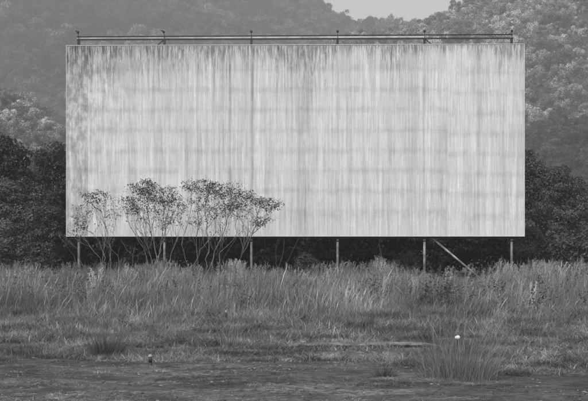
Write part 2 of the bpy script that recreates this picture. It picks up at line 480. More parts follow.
def leaf_mesh(name, C, N, size, aspect=0.55, flat=0.5, var=None):
    """leaves at C facing roughly N"""
    m = len(C)
    nrm = unit(N + rng.normal(0, flat, (m, 3)))
    U = unit(np.cross(nrm, rng.normal(0, 1, (m, 3)))); W = np.cross(nrm, U)
    L = size * rng.uniform(0.6, 1.35, m)
    V, Fq = quads_from(C, U, W, L, L * aspect)
    me = mesh_np(name, V, Fq)
    at_ = me.attributes.new('var', 'FLOAT', 'FACE')
    at_.data.foreach_set('value', (rng.uniform(0, 1, m) if var is None else var).astype(np.float32))
    return me


def blob_points(n, lobes, up=0.25, shell=0.75, below=True):
    """points in the outer shell of a set of ellipsoid lobes [(cx,cy,cz,rx,ry,rz)], with outward normals; points deep inside another lobe are dropped"""
    L = np.array(lobes, float); area = (L[:, 3] * L[:, 5]); p = area / area.sum()
    k = rng.choice(len(L), size=int(n * 1.6), p=p)
    d = unit(rng.normal(0, 1, (len(k), 3)) + np.array([0, 0, up]))
    rr = rng.uniform(shell, 1.0, len(k)) ** (0.6 if shell > 0.2 else 0.8)
    C = L[k, :3] + d * L[k, 3:] * rr[:, None]
    inside = np.zeros(len(k), bool)
    for j in range(len(L)):
        q = (C - L[j, :3]) / L[j, 3:]
        inside |= (np.sum(q * q, 1) < (0.55 if shell > 0.2 else 0.05)) & (k != j)
    C, d = C[~inside][:n], d[~inside][:n]
    return C, d


# crowns of the hill forest: three kinds, unit radius, standing on z = 0
def crown_mesh(seed, n=1800, card=0.115):
    r = np.random.default_rng(seed); q0 = r.uniform(0.3, 0.55); lobes = [(0, 0, 0.7, q0, q0, q0 * r.uniform(0.8, 1.3))]
    ex, th = r.uniform(0.7, 1.3), r.uniform(0, 3.14)
    for _ in range(int(r.integers(7, 14))):
        a = r.uniform(0, 6.28); q = r.uniform(0.25, 1.0)
        s = r.uniform(0.14, 0.42); dx, dy = q * math.cos(a) * ex, q * math.sin(a) / ex
        lobes.append((dx * math.cos(th) - dy * math.sin(th), dx * math.sin(th) + dy * math.cos(th), r.uniform(0.3, 1.6) - 0.45 * q, s, s, s * r.uniform(0.5, 0.9)))
    C, N = blob_points(n, lobes, 0.5, 0.55)
    C = C + rng.normal(0, 0.05, C.shape)
    return leaf_mesh('forest_crown', C, N, card, 0.7, 0.4)


HID = bpy.data.collections.new('sources')      # not linked to the scene: only read by the scatter nodes


def src_collection(name, meshes, mat):
    c = bpy.data.collections.new(name)
    for i, me in enumerate(meshes):
        if not me.materials: me.materials.append(mat)
        o = bpy.data.objects.new('%s_source_%02d' % (name, i), me); c.objects.link(o)
    return c


def scatter(name, P, rot, scl, idx, coll):
    me = bpy.data.meshes.new(name)
    me.vertices.add(len(P)); me.vertices.foreach_set('co', np.asarray(P, np.float32).ravel())
    for nm, typ, key, a in (('rot', 'FLOAT_VECTOR', 'vector', rot), ('scl', 'FLOAT_VECTOR', 'vector', scl), ('idx', 'INT', 'value', idx)):
        at_ = me.attributes.new(nm, typ, 'POINT'); at_.data.foreach_set(key, np.asarray(a, np.int32 if typ == 'INT' else np.float32).ravel())
    me.update()
    o = link(name, me)
    g = bpy.data.node_groups.new(name + '_scatter', 'GeometryNodeTree')
    g.interface.new_socket('Geometry', in_out='INPUT', socket_type='NodeSocketGeometry')
    g.interface.new_socket('Geometry', in_out='OUTPUT', socket_type='NodeSocketGeometry')
    N = g.nodes; gi = N.new('NodeGroupInput'); go = N.new('NodeGroupOutput')
    ci = N.new('GeometryNodeCollectionInfo'); ci.inputs['Collection'].default_value = coll
    ci.inputs['Separate Children'].default_value = True; ci.inputs['Reset Children'].default_value = True
    ip = N.new('GeometryNodeInstanceOnPoints'); ip.inputs['Pick Instance'].default_value = True
    def na(nm, t):
        q = N.new('GeometryNodeInputNamedAttribute'); q.data_type = t; q.inputs['Name'].default_value = nm; return q.outputs['Attribute']
    g.links.new(gi.outputs[0], ip.inputs['Points']); g.links.new(ci.outputs[0], ip.inputs['Instance'])
    g.links.new(na('idx', 'INT'), ip.inputs['Instance Index'])
    er = N.new('FunctionNodeEulerToRotation'); g.links.new(na('rot', 'FLOAT_VECTOR'), er.inputs[0]); g.links.new(er.outputs[0], ip.inputs['Rotation'])
    g.links.new(na('scl', 'FLOAT_VECTOR'), ip.inputs['Scale'])
    g.links.new(ip.outputs[0], go.inputs[0])
    md = o.modifiers.new('scatter', 'NODES'); md.node_group = g
    return tag(o, kind='stuff')


def forest(name, zf, px0, px1, y0, y1, cell, mat, seed, rmin, rmax, n=1800, card=0.115):
    r = np.random.default_rng(seed)
    ms = [crown_mesh(seed * 10 + i, n, card) for i in range(9)]
    coll = src_collection(name, ms, mat)
    P = []; Sc = []
    y = y0
    while y < y1:
        x0_, x1_ = (px0 - 294) * y / F, (px1 - 294) * y / F
        x = x0_
        while x < x1_:
            xx = x + r.uniform(-.5, .5) * cell; yy = y + r.uniform(-.5, .5) * cell
            z = zf(xx, yy)
            if z > 0.5:
                s = rmin + (rmax - rmin) * r.uniform() ** 2.6
                P.append((xx, yy, z - 0.25 * s + r.uniform(0, 0.5) * s)); Sc.append((s * r.uniform(.85, 1.15), s, s * r.uniform(0.85, 1.35)))
            x += cell
        y += cell
    n = len(P)
    rot = np.zeros((n, 3)); rot[:, 2] = r.uniform(0, 6.28, n)
    return scatter(name, P, rot, Sc, r.integers(0, 9, n), coll), coll


f1, c_far = forest('far_forest', z_far, -90, 480, 1000, 1560, 8.5, M['hill_far'], 3, 4.0, 12.0)
f2, c_right = forest('hillside_forest', z_right, 215, 680, 560, 880, 3.9, M['hill_right'], 4, 1.6, 6.2)
f3, c_pale = forest('pale_hillside_forest', z_pale, -90, 200, 390, 540, 3.0, M['hill_pale'], 5, 1.2, 4.2)
f4, c_low = forest('low_hill_forest', z_low, 430, 680, 360, 520, 3.2, M['hill_low'], 6, 1.4, 3.6)
tag(f1, 'hazy dense forest covering the far left hillside'); tag(f2, 'paler forest of rounded crowns on the right hillside')
tag(f3, 'pale feathery woods on the low spur at the left edge'); tag(f4, 'dark woods on the low slope at the right edge')

# single trees on the hills that stand out from the mass
def hill_tree(px, zf, Y, r, h, mat, label, group, seed):
    x = (px - 294) * Y / F; z = zf(x, Y)
    root = empty('forest_tree', (x, Y, z), seed); tag(root, label, 'tree', group)
    me = crown_mesh(seed + 500, 2200, 0.11); me.materials.append(mat)
    c = link('crown', me, None, root); c.location = (0, 0, h - r * 1.4); c.scale = (r, r, r)
    MB().tube([(0, 0, -0.5), (0.1 * r, 0, h * 0.4), (0, 0.05 * r, h - r * 0.6)], [0.16 * r, 0.1 * r, 0.05 * r], 6).build('trunk', M['bark_dark'], root)


ridge = [(336, 9.5, 4.6, 'on the left slope of the notch, leftmost one'), (350, 6.8, 3.9, 'second along the notch, right of a rail knob'),
         (361, 7.6, 3.6, 'third along the notch, broad and low'), (374, 6.6, 3.6, 'midway along the notch floor, small crown'),
         (387, 7.4, 4.0, 'at the bottom right of the notch, fifth from the left'), (401, 7.6, 4.2, 'where the notch starts to climb to the right'),
         (416, 8.2, 4.6, 'large, halfway up the right side of the notch'), (432, 8.8, 5.0, 'large, above the second rail knob from the right')]
for i, (px, h, r, t) in enumerate(ridge):
    hill_tree(px, z_right, 850, r, h, M['hill_ridge'], 'rounded tree on the skyline ' + t, 'trees along the skyline notch', 31 + i)
for i, (px, Y, h, r, t) in enumerate([(478, 665, 14, 5.2, 'with a broad pale crown just above the rail end'), (541, 612, 12, 4.6, 'pale and rounded right of the screen top corner'),
                                      (563, 640, 13, 5.0, 'pale and wide, highest of the pale ones at the right edge')]):
    hill_tree(px, z_right, Y, r, h, M['hill_pale'], 'hillside tree ' + t, 'pale trees on the right hill', 61 + i)
for i, (px, Y, h, r, t) in enumerate([(4, 512, 9.5, 3.2, 'at the picture edge, leftmost of the pale crest'), (24, 514, 9.5, 3.4, 'tallest of the pale crest, second from the left'),
                                      (44, 500, 8.0, 2.8, 'third of the pale crest, nearest the screen')]):
    hill_tree(px, z_pale, Y, r, h, M['hill_pale'], 'feathery pale tree ' + t, 'pale trees on the left spur', 71 + i)

# ------------------------------------------------------------------ the drive-in screen
SY = 80.0
s_root = empty('drive_in_screen', (0.03, SY, 0.0), R(-1.45))
tag(s_root, 'huge weathered white drive-in cinema screen on steel posts with a rail along its top', 'cinema screen')
Z0 = CAM_H + (HOR - 235.9) * SY / F; Z1 = Z0 + SH
mpp = SY / F
colsx = [0.0] + [(p - 66) * mpp for p in (88, 160, 230, 305, 378, 448)] + [SW]
base_rows = [0.0] + [(235.9 - p) * mpp for p in (211.5, 191, 171, 151, 130.5, 110, 89.5, 69)] + [SH]
for ci_ in range(len(colsx) - 1):
    rws = list(base_rows)
    if ci_ == 6: rws = [0.0] + [r_ - 0.20 for r_ in base_rows[1:-1]] + [SH]
    if ci_ == 0: rws = [0.0] + [r_ + 0.12 for r_ in base_rows[1:-1]] + [SH]
    for ri in range(len(rws) - 1):
        x0, x1, z0, z1 = colsx[ci_], colsx[ci_ + 1], rws[ri], rws[ri + 1]
        g = 0.0006; pr = random.uniform(0, 0.003)
        m = MB(); m.box(x0 + g - SW / 2, x1 - g - SW / 2, -pr, 0.05, Z0 + z0 + g, Z0 + z1 - g, 0.0012)
        o = m.build('panel', M['screen'], s_root)
        a = o.data.attributes.new('uvm', 'FLOAT_VECTOR', 'POINT')
        # third value: 0.5 at each joint, falling to 0 / rising to 1 half a panel away
        last, first = ri == len(rws) - 2, ri == 0
        vals = []
        # split the panel in the middle so the joint phase can run both ways
        me = o.data
        for vv in me.vertices:
            lo = vv.co.z < Z0 + (z0 + z1) / 2
            vals += [vv.co.x + SW / 2, vv.co.z - Z0, (0.5 if not first else 1.0) if lo else (1.5 if not last else 1.0)]
        a.data.foreach_set('vector', vals)
# frame strips round the edge
e = 0.035
fr = [('edge_trim', -SW / 2 - e, -SW / 2 - 0.002, Z0 - e, Z1 + e), ('edge_trim', SW / 2 + 0.002, SW / 2 + e, Z0 - e, Z1 + e),
      ('edge_trim', -SW / 2, SW / 2, Z1 + 0.002, Z1 + e), ('edge_trim', -SW / 2, SW / 2, Z0 - e, Z0 - 0.002)]
for nm, a0, a1, b0, b1 in fr:
    MB().box(a0, a1, -0.02, 0.10, b0, b1, 0.006).build(nm, M['trim'], s_root)
MB().box(-SW / 2, SW / 2, 0.06, 0.20, Z0 - 0.13, Z0 - e - 0.004).build('shadow_line_girder', M['shadow_black_steel'], s_root)  # blackened strip that draws the shadow line below the trim
for zz in np.linspace(Z0 + 1.2, Z1 - 0.3, 8):
    MB().box(-SW / 2 + 0.05, SW / 2 - 0.05, 0.055, 0.16, zz - 0.05, zz + 0.05).build('girt', M['dark_steel'], s_root)
POSTX = [(p - 294.5) * mpp for p in (77, 163.5, 251, 337.5, 424.5, 511.5)]
for i, x in enumerate(POSTX):
    po = MB().tube([(x, 0.30, -0.4), (x, 0.30, Z0 + 0.1), (x, 0.30, Z1 + 0.38)], 0.066, 12).build('post', M['pale_pipe'], s_root, True)
    m = MB().tube([(x, 0.30, Z0 - 0.30), (x, 0.30, Z0 - 0.24)], 0.085, 12); m.build('collar', M['dark_steel'], po)
    m = MB().box(x - 0.11, x + 0.11, 0.205, 0.41, Z0 - 0.16, Z0 - 0.135); m.build('cap_plate', M['dark_steel'], po)
# raking strut
a_ = Vector((POSTX[4] + 0.35, 0.36, Z0 - 0.06)); b_ = Vector((POSTX[4] + 0.35 + 2.72, 0.75, -0.15))
MB().tube([a_, b_], 0.052, 8).build('brace', M['pale_pipe'], s_root, True)
# top rail: thin upper pipe, heavier lower angle, boards in four bays, stub posts with knobs
tilt = lambda x: (x / SW) * 0.03
ZU, ZL = Z1 + 0.53, Z1 + 0.37
MB().tube([(POSTX[0] - 0.10, 0.22, ZU - 0.02), (POSTX[5] + 0.05, 0.22, ZU + 0.02)], 0.030, 8).build('upper_rail', M['dark_steel'], s_root, True)
MB().box(POSTX[0] - 0.10, POSTX[5] + 0.09, 0.20, 0.31, ZL - 0.045, ZL + 0.03).build('lower_rail', M['dark_steel'], s_root)
for i in range(4):
    MB().box(POSTX[i] + (0.05 if i else -0.10), POSTX[i + 1] + 0.046, 0.225, 0.255, ZL + 0.034, ZU - 0.045, 0.004).build('rail_board', M['board'], s_root)
for i, x in enumerate(POSTX):
    rp = MB().box(x - 0.065, x + 0.065, 0.215, 0.34, Z1 - 0.05, ZL - 0.048).build('rail_post', M['dark_steel'], s_root)
    sx = -0.02 if i < 2 else 0.0
    m = MB().tube([(x, 0.19, ZL), (x, 0.19, ZU + 0.06), (x + sx, 0.19, ZU + 0.16)], 0.016, 6); m.build('spike', M['dark_steel'], rp)
    hx = x + (-0.03 if i < 2 else 0.0)
    m = MB().lathe([(0.012, -0.075), (0.05, -0.055), (0.07, -0.01), (0.062, 0.04), (0.02, 0.075)], (hx, 0.19, ZU + 0.21), 10)
    if i < 2: m.tube([(hx, 0.19, ZU + 0.22), (hx - 0.09, 0.17, ZU + 0.275), (hx - 0.15, 0.16, ZU + 0.26)], [0.05, 0.035, 0.012], 6)
    m.build('knob', M['dark_steel'], rp, True)
for x, sg in ((POSTX[1], -1), (POSTX[4], 1)):
    MB().tube([(x + sg * 0.04, 0.25, ZL - 0.05), (x + sg * 0.46, 0.25, Z1 - 0.02)], 0.028, 6).build('rail_brace', M['dark_steel'], s_root)
for px in (106, 464):
    x = (px - 294.5) * mpp
    MB().tube([(x, 0.25, Z1 - 0.02), (x, 0.25, ZL - 0.04)], 0.014, 6).build('rail_rod', M['pale_pipe'], s_root)

# ------------------------------------------------------------------ trees with limbs grown towards their leaf clusters
def grow(stems, attract, seed, jit=0.10, seglen=0.45, bow=0.12, wpath=0.35):
    r = random.Random(seed)
    nodes, par, plen = [], [], []
    for st in stems:
        prev = None
        if isinstance(st, tuple): prev, st = st
        for i, p in enumerate(st):
            nodes.append(Vector(p)); par.append(-1 if (prev is None and i == 0) else (prev if i == 0 else len(nodes) - 2))
            q = par[-1]; plen.append(0 if q < 0 else plen[q] + (nodes[-1] - nodes[q]).length)
    fixed = len(nodes)
    A = sorted([Vector(a) for a in attract], key=lambda a: min((a - Vector(st[0] if not isinstance(st, tuple) else st[1][0])).length for st in stems))
    tips = []
    arr = np.array([n[:] for n in nodes]); pl = np.array(plen)
    for a in A:
        d = np.linalg.norm(arr - np.array(a[:]), axis=1)
        up = np.maximum(0, arr[:, 2] - a.z + 0.1)          # limbs rise: do not hang tips from higher nodes
        k = int(np.argmin(d + wpath * pl + 1.6 * up))
        p0 = nodes[k]; L = (a - p0).length; n = max(1, int(L / seglen))
        prev = k; newp = []
        for i in range(1, n + 1):
            t = i / n; p = p0.lerp(a, t)
            if i < n:
                p = p + Vector((r.gauss(0, jit), r.gauss(0, jit), r.gauss(0, jit * 0.6))) * min(1, L) + Vector((0, 0, -bow * L * math.sin(math.pi * t)))
            nodes.append(p); par.append(prev); plen.append(plen[prev] + (p - nodes[prev]).length); prev = len(nodes) - 1; newp.append(p[:])
        arr = np.vstack([arr, np.array(newp)]); pl = np.array(plen); tips.append(prev)
    return nodes, par, tips


def limb_mesh(nodes, par, rtip, expo=2.4, rmax=9, sides=5):
    n = len(nodes); ch = [[] for _ in range(n)]
    for i, p in enumerate(par):
        if p >= 0: ch[p].append(i)
    rad = [0.0] * n
    for i in range(n - 1, -1, -1):
        rad[i] = min(rmax, (sum(rad[c] ** expo for c in ch[i])) ** (1 / expo) if ch[i] else rtip)
    mb = MB()
    starts = [i for i in range(n) if par[i] < 0]
    stack = [(s, None) for s in starts]
    while stack:
        s, p = stack.pop()
        chain = ([p] if p is not None else []) + [s]; cur = s
        while ch[cur]:
            m = max(ch[cur], key=lambda c: rad[c])
            for c in ch[cur]:
                if c != m: stack.append((c, cur))
            chain.append(m); cur = m
        rr = [rad[i] for i in chain]
        if p is not None: rr[0] = min(rr[0], rr[1] * 1.15)
        if len(chain) > 1: mb.tube([nodes[i] for i in chain], rr, sides if rr[0] < 0.05 else sides + 2, True)
    return mb, rad


def ellipse_pts(n, c, rx, ry, Y, dy, seed, lo=-1.0, hollow=0.0):
    """cluster centres for a crown seen at c=(px,py) with half axes rx, ry (photo px at distance Y)"""
    r = random.Random(seed); out = []; s = Y / F
    while len(out) < n:
        a, b, cc = r.uniform(-1, 1), r.uniform(-1, 1), r.uniform(-1, 1)
        q = a * a + b * b + cc * cc
        if q > 1 or q < hollow or b < lo: continue
        p = at(c[0] + a * rx, c[1] - b * ry, Y); p.y += cc * dy; out.append(p)
    return out


def local(root, pts): return [Vector(p) - root.location for p in pts]


def sapling(base, Y, stems_px, ells, label, seed, leafn=16, lsize=0.105, cl=0.17, rtip=0.0055, twigs=(), name='young_tree', mat='leaf_sapling', bark='bark', group=None):
    b = at(base, 0, Y); b.z = ground_z(b.x, Y)
    root = empty(name, b); tag(root, label, 'tree', group)
    r = random.Random(seed); stems = []
    for st in stems_px:
        pl = []
        for i, (px, py) in enumerate(st):
            p = at(px + (r.gauss(0, 2.5) if 0 < i < len(st) - 1 else r.gauss(0, 5) if i == 0 and len(st) > 3 else 0), py, Y); p.y += r.uniform(-.5, .5) * min(1, i * 0.6)
            if i == 0: p.z = b.z - 0.1
            pl.append(p)
        # resample with a little wobble
        out = []
        for i in range(len(pl) - 1):
            k = max(2, int((pl[i + 1] - pl[i]).length / 0.35))
            for j in range(k):
                q = pl[i].lerp(pl[i + 1], j / k)
                if j or i: q += Vector((r.gauss(0, .045), r.gauss(0, .045), r.gauss(0, .02)))
                out.append(q)
        out.append(pl[-1]); stems.append(local(root, out))
    at_pts = []
    for k, (n, c, rx, ry, dy, lo, ho) in enumerate(ells):
        at_pts += ellipse_pts(n, c, rx, ry, Y, dy, seed * 13 + k, lo, ho)
    low = []
    nodes, par, tips = grow(stems, local(root, at_pts), seed, 0.06, 0.4, 0.04, 0.5)
    for k, (n, c, rx, ry, dy) in enumerate(twigs):       # bare twigs crossing in the lower crown
        tw = local(root, ellipse_pts(n, c, rx, ry, Y, dy, seed * 29 + k))
        for q in tw:
            cand = [i for i, p in enumerate(nodes) if 0.25 < q.z - p.z and (p - q).length < 1.7 and (q - p).xy.length < 0.8 * (q.z - p.z) and i < 500]
            if not cand: continue
            i0 = r.choice(cand); a0 = nodes[i0]
            mid = a0.lerp(q, 0.5) + Vector((r.gauss(0, .06), r.gauss(0, .06), r.gauss(0, .05)))
            nodes.append(mid); par.append(i0); nodes.append(q); par.append(len(nodes) - 2)
            if leafn > 6 and r.random() < 0.6: low.append(len(nodes) - 1)
    mb, rad = limb_mesh(nodes, par, rtip, 2.75)
    mb.build('trunk', M[bark], root, True)
    C = []
    for t in tips + low:
        k = max(3, int(r.gauss(leafn, leafn * 0.45))) if t not in low else r.randint(2, 5)
        c0 = np.array(nodes[t][:])
        C.append(c0 + rng.normal(0, cl, (k, 3)) * np.array([1, 1, 0.42]))
        q = par[t]                                     # a few leaves back along the twig
        if q >= 0 and leafn > 4:
            c1 = np.array(nodes[q][:]); tt = rng.uniform(0.2, 1, (k // 4, 1)); C.append(c1 + (c0 - c1) * tt + rng.normal(0, cl * 0.35, (k // 4, 3)))
    if C and leafn > 0:
        C = np.concatenate(C)
        N = np.tile(np.array([0, 0, 0.6]), (len(C), 1))
        link('crown', leaf_mesh('crown', C, N, lsize, 0.5, 0.7), M[mat], root)
    return root


sapling(105, 76.5, [[(106, 268), (107, 248), (104, 228), (98, 212), (94, 196)], [(104, 268), (98, 250), (88, 234), (77, 224)], [(107, 268), (113, 245), (117, 225), (114, 205)], [(108, 270), (100, 258), (90, 246), (76, 238)], [(103, 228), (108, 214), (106, 198)]],
        [(26, (97, 196), 17, 7, 0.7, -1, 0), (16, (88, 208), 12, 8, 0.5, -1, 0), (18, (80, 222), 11, 8, 0.5, -1, 0), (14, (107, 199), 12, 8, 0.5, -1, 0), (9, (78, 233), 9, 5, 0.4, -1, 0), (6, (112, 214), 7, 7, 0.4, -1, 0)],
        'small thin young tree with sparse leaves, leftmost in front of the screen', 21, 10, 0.088, 0.15, twigs=[(36, (97, 216), 24, 20, 0.7)])
sapling(154, 76.0, [[(156, 268), (154, 248), (150, 225), (143, 196), (141, 186)], [(158, 268), (162, 245), (166, 222), (171, 200)], [(152, 268), (142, 248), (132, 228), (124, 210)],
                    [(160, 268), (170, 248), (178, 228), (182, 212)], [(154, 268), (149, 250), (140, 226), (132, 204)], [(156, 268), (160, 244), (162, 215), (164, 192)]],
        [(46, (144, 188), 16, 8, 0.9, -1, 0), (46, (162, 194), 18, 9, 0.9, -1, 0), (34, (130, 205), 11, 9, 0.7, -1, 0), (32, (176, 205), 12, 10, 0.8, -1, 0), (44, (153, 205), 24, 12, 1.1, -1, 0), (12, (146, 183), 8, 4, 0.4, -1, 0), (14, (160, 220), 22, 7, 0.9, -1, 0)],
        'bushy young tree with fanned bare stems, in the middle of three before the screen', 22, 12, 0.088, 0.17, twigs=[(85, (154, 216), 32, 24, 1.1)])
sapling(205, 76.8, [[(180, 266), (186, 244), (192, 216), (194, 198), (190, 186)], [(205, 268), (206, 245), (207, 215), (206, 190)], [(214, 268), (220, 252), (231, 240), (245, 226), (262, 214), (274, 206)],
                    [(208, 268), (217, 245), (226, 218), (230, 196)], [(196, 268), (199, 246), (198, 222), (200, 196)], [(190, 268), (204, 250), (216, 228), (218, 200)],
                    [(231, 240), (248, 234), (262, 226)]],
        [(52, (201, 186), 18, 7, 0.9, -1, 0), (50, (224, 190), 20, 8, 1.0, -1, 0), (52, (246, 199), 18, 10, 0.9, -1, 0), (30, (264, 205), 14, 8, 0.7, -1, 0), (8, (276, 206), 6, 4, 0.4, -1, 0), (22, (262, 221), 12, 6, 0.6, -1, 0), (44, (208, 203), 22, 11, 1.1, -1, 0), (36, (234, 210), 20, 9, 1.0, -1, 0), (14, (205, 220), 20, 8, 0.9, -1, 0)],
        'widest young tree before the screen, its crown leaning out to the right', 23, 12, 0.088, 0.17, twigs=[(110, (220, 217), 42, 23, 1.1)])
# bare stems and thin shrubs
sapling(70, 78.0, [[(88, 270), (76, 250), (64, 238)], [(82, 270), (74, 256), (60, 236)]], [(10, (64, 236), 10, 6, 0.4, -1, 0)],
        'thin leaning bare-stemmed shrub at the lower left corner of the screen', 24, 5, 0.09, 0.12, name='bare_shrub')
sapling(133, 77.6, [[(132, 270), (128, 255), (120, 240)], [(130, 270), (142, 254), (152, 243)], [(126, 270), (116, 255), (103, 243)]], [(8, (124, 244), 24, 6, 0.5, -1, 0)],
        'low tangle of bare twigs between the first two young trees', 25, 3, 0.08, 0.12, name='bare_shrub')
sapling(281, 83.0, [[(279, 270), (277, 250), (276, 232), (275, 200)], [(281, 270), (281, 250), (283, 230), (284, 200)], [(284, 270), (290, 252), (298, 232), (304, 205)]], [(14, (288, 195), 20, 14, 1, -1, 0)],
        'three pale bare stems rising behind the lower edge of the screen', 26, 14, 0.11, 0.2, 0.018, name='slender_tree', mat='leaf_dark')
sapling(265, 84.0, [[(268, 270), (266, 255), (262, 238), (258, 210)]], [(8, (260, 205), 14, 10, 1, -1, 0)],
        'single dim bare stem behind the screen, left of the three pale stems', 27, 14, 0.11, 0.2, 0.018, name='slender_tree', mat='leaf_dark', bark='bark_dark')
sapling(382, 83.0, [[(383, 270), (380, 254), (377, 236), (375, 205)]], [(8, (378, 200), 14, 10, 1, -1, 0)],
        'single slender stem behind the screen between the middle posts', 28, 14, 0.11, 0.2, 0.02, name='slender_tree', mat='leaf_dark')


def big_tree(base_px, Y, lobes_px, label, seed, nleaf, lsize, mat, name='broadleaf_tree', nat=60, flat=0.4, shell=0.5, twig=0.02, cat='tree', clump=0.30):
    """lobes_px: (px, py, rx, ry, dY) seen at distance Y+dY"""
    b = at(base_px, 0, Y); b.z = ground_z(b.x, Y)
    root = empty(name, b); tag(root, label, cat)
    r = random.Random(seed); L = []
    for (px, py, rx, ry, dy) in lobes_px:
        c = at(px, py, Y + dy) - b; s = (Y + dy) / F
        L.append((c.x, c.y, c.z, rx * s, rx * s * 0.9, ry * s))
    C0, N0 = blob_points(nat, L, 0.3, shell)
    top = max(c[2] for c in L)
    st = [Vector((0, 0, -0.2)), Vector((r.uniform(-.15, .15), 0, top * 0.25)), Vector((r.uniform(-.3, .3), r.uniform(-.3, .3), top * 0.5))]
    nodes, par, tips = grow([st], [Vector(c) for c in C0], seed, 0.12, 0.7)
    limb_mesh(nodes, par, twig)[0].build('trunk', M['bark_dark'], root, True)
    # foliage sits on many small sub-lobes over each lobe, with looser leaves filling the volume behind
    sub = []
    for (cx, cy, cz, rx, ry, rz) in L:
        for _ in range(15 if nleaf > 5000 else 8):
            d = unit(np.array([[r.gauss(0, 1), r.gauss(0, 1), r.gauss(0.35, 0.9)]]))[0]; q = r.uniform(0.6, 1.0); sr = r.uniform(0.20, 0.42) * (rx + rz) * 0.5
            sub.append((cx + d[0] * rx * q, cy + d[1] * ry * q, cz + d[2] * rz * q, sr * r.uniform(.9, 1.5), sr * r.uniform(.9, 1.3), sr * r.uniform(.45, .8)))
    n1_ = int(nleaf * 0.8); A_, NA = blob_points(n1_, sub, 0.55, 0.62); A_ = A_ + rng.normal(0, clump * 0.22, A_.shape)
    B_, NB_ = blob_points(nleaf - n1_, L, 0.3, 0.3)
    C = np.concatenate([A_, B_]); N = np.concatenate([NA + np.array([0, 0, 0.35]), NB_])
    S_ = np.array(sub); kk = np.argmin(((C[:, None, :] - S_[None, :, :3]) ** 2).sum(2), 1); Cc = S_; k = kk
    keep = C[:, 2] > 0.05; C, N, k = C[keep], unit(N[keep]), k[keep]
    var = np.clip(rng.uniform(0, 1, len(Cc))[k] * 0.6 + rng.uniform(0, 0.4, len(C)), 0, 1)
    link('crown', leaf_mesh('crown', C, N, lsize, 0.6, flat, var), M[mat], root)
    return root


# left of the screen
big_tree(8, 90, [(-8, 150, 22, 19, 0), (2, 148, 12, 14, 0), (16, 163, 14, 17, -1), (-25, 165, 25, 30, 1), (6, 190, 26, 26, 0), (24, 182, 9, 12, 0)],
         'tall dark loose-leaved tree at the left edge, its top showing against the pale slope', 41, 17000, 0.15, 'leaf_dark', flat=0.6, shell=0.4, clump=0.26)
big_tree(55, 94, [(52, 160, 18, 20, 0), (42, 185, 18, 28, 0), (66, 175, 20, 34, 1), (56, 210, 24, 30, 0), (84, 190, 18, 34, 2)],
         'dense dark tree whose crown meets the left edge of the screen', 42, 24000, 0.12, 'leaf_dark')
big_tree(14, 86, [(12, 212, 24, 30, 0), (-14, 205, 22, 32, 0), (30, 225, 18, 24, -.5), (2, 240, 24, 22, -1), (24, 192, 14, 14, 0), (4, 258, 24, 14, -1), (26, 256, 16, 14, -1), (-18, 250, 18, 20, -1)],
         'broad dark bushy tree below the loose-leaved one at the left edge', 43, 30000, 0.12, 'leaf_mid')
big_tree(54, 84, [(52, 232, 16, 26, 0), (40, 245, 14, 18, -.5), (64, 238, 14, 26, .5), (52, 210, 13, 16, .5)],
         'dark shrub just left of the screen under the dense tree', 44, 15000, 0.11, 'leaf_dark', name='shrub')
big_tree(44, 79.5, [(38, 250, 11, 9, 0), (48, 254, 10, 9, 0), (42, 262, 13, 8, 0)],
         'small paler shrub with rounded top in the grass left of the screen', 45, 3000, 0.11, 'leaf_pale', name='shrub', nat=26, clump=0.16)
big_tree(3, 80, [(2, 252, 10, 11, 0), (-8, 256, 12, 12, 0)],
         'small paler shrub cut by the left picture edge above the grass', 46, 2500, 0.11, 'leaf_pale', name='shrub', nat=22, clump=0.16)
# right of the screen
big_tree(545, 90, [(531, 170, 15, 20, 0), (546, 182, 14, 16, 0), (556, 188, 20, 22, -.5), (572, 205, 18, 24, -.5), (540, 205, 20, 26, -1), (524, 195, 16, 34, 1), (556, 226, 24, 26, -1), (583, 226, 16, 24, -1), (512, 190, 14, 34, 2), (548, 252, 22, 16, -1), (578, 254, 22, 16, -1)],
         'large dense rounded tree rising right of the screen', 51, 42000, 0.115, 'leaf_mid', nat=90)
big_tree(592, 95, [(590, 204, 16, 22, 0), (604, 208, 20, 30, 1), (586, 230, 16, 24, 0)],
         'lower dark tree at the right picture edge', 52, 16000, 0.12, 'leaf_mid')
big_tree(535, 84, [(532, 244, 16, 18, 0), (546, 252, 14, 14, -.5), (524, 254, 12, 14, 0)],
         'dark shrub at the foot of the large tree, beside the right post', 53, 8000, 0.12, 'leaf_mid', name='shrub')
big_tree(572, 83, [(568, 250, 14, 14, 0), (582, 246, 14, 18, .5), (592, 252, 12, 14, 0)],
         'dark shrub in the grass at the right picture edge', 54, 7000, 0.12, 'leaf_mid', name='shrub')
# a dead pale limb caught in the right-hand tree is part of it
# dim shrubs behind and under the screen
names = ['below its left corner', 'behind the first young tree', 'behind the bushy middle young tree', 'behind the widest young tree', 'behind the three pale stems',
         'right of the three pale stems', 'left of the middle posts', 'behind the slender stem', 'behind the raking strut', 'left of the rightmost post']
for i, px in enumerate((82, 124, 168, 212, 258, 302, 346, 392, 440, 488)):
    Y = 88.5 + (i % 3) * 1.3
    big_tree(px, Y, [(px, 215, 28, 45, 1), (px, 240, 27, 32, 0), (px - 16, 250, 18, 22, -.6), (px + 16, 248, 18, 24, -.4), (px + 4, 262, 24, 14, -1)],
             'dim shrub under the shaded screen, ' + names[i], 80 + i, 20000, 0.19, 'leaf_shaded', name='shrub', nat=30, shell=0.1)
big_tree(305, 80.6, [(302, 261, 11, 8, 0), (312, 264, 9, 7, 0)], 'low leafy shrub in the grass just right of the three pale stems', 95, 2200, 0.10, 'leaf_pale', name='shrub', nat=20, clump=0.15)
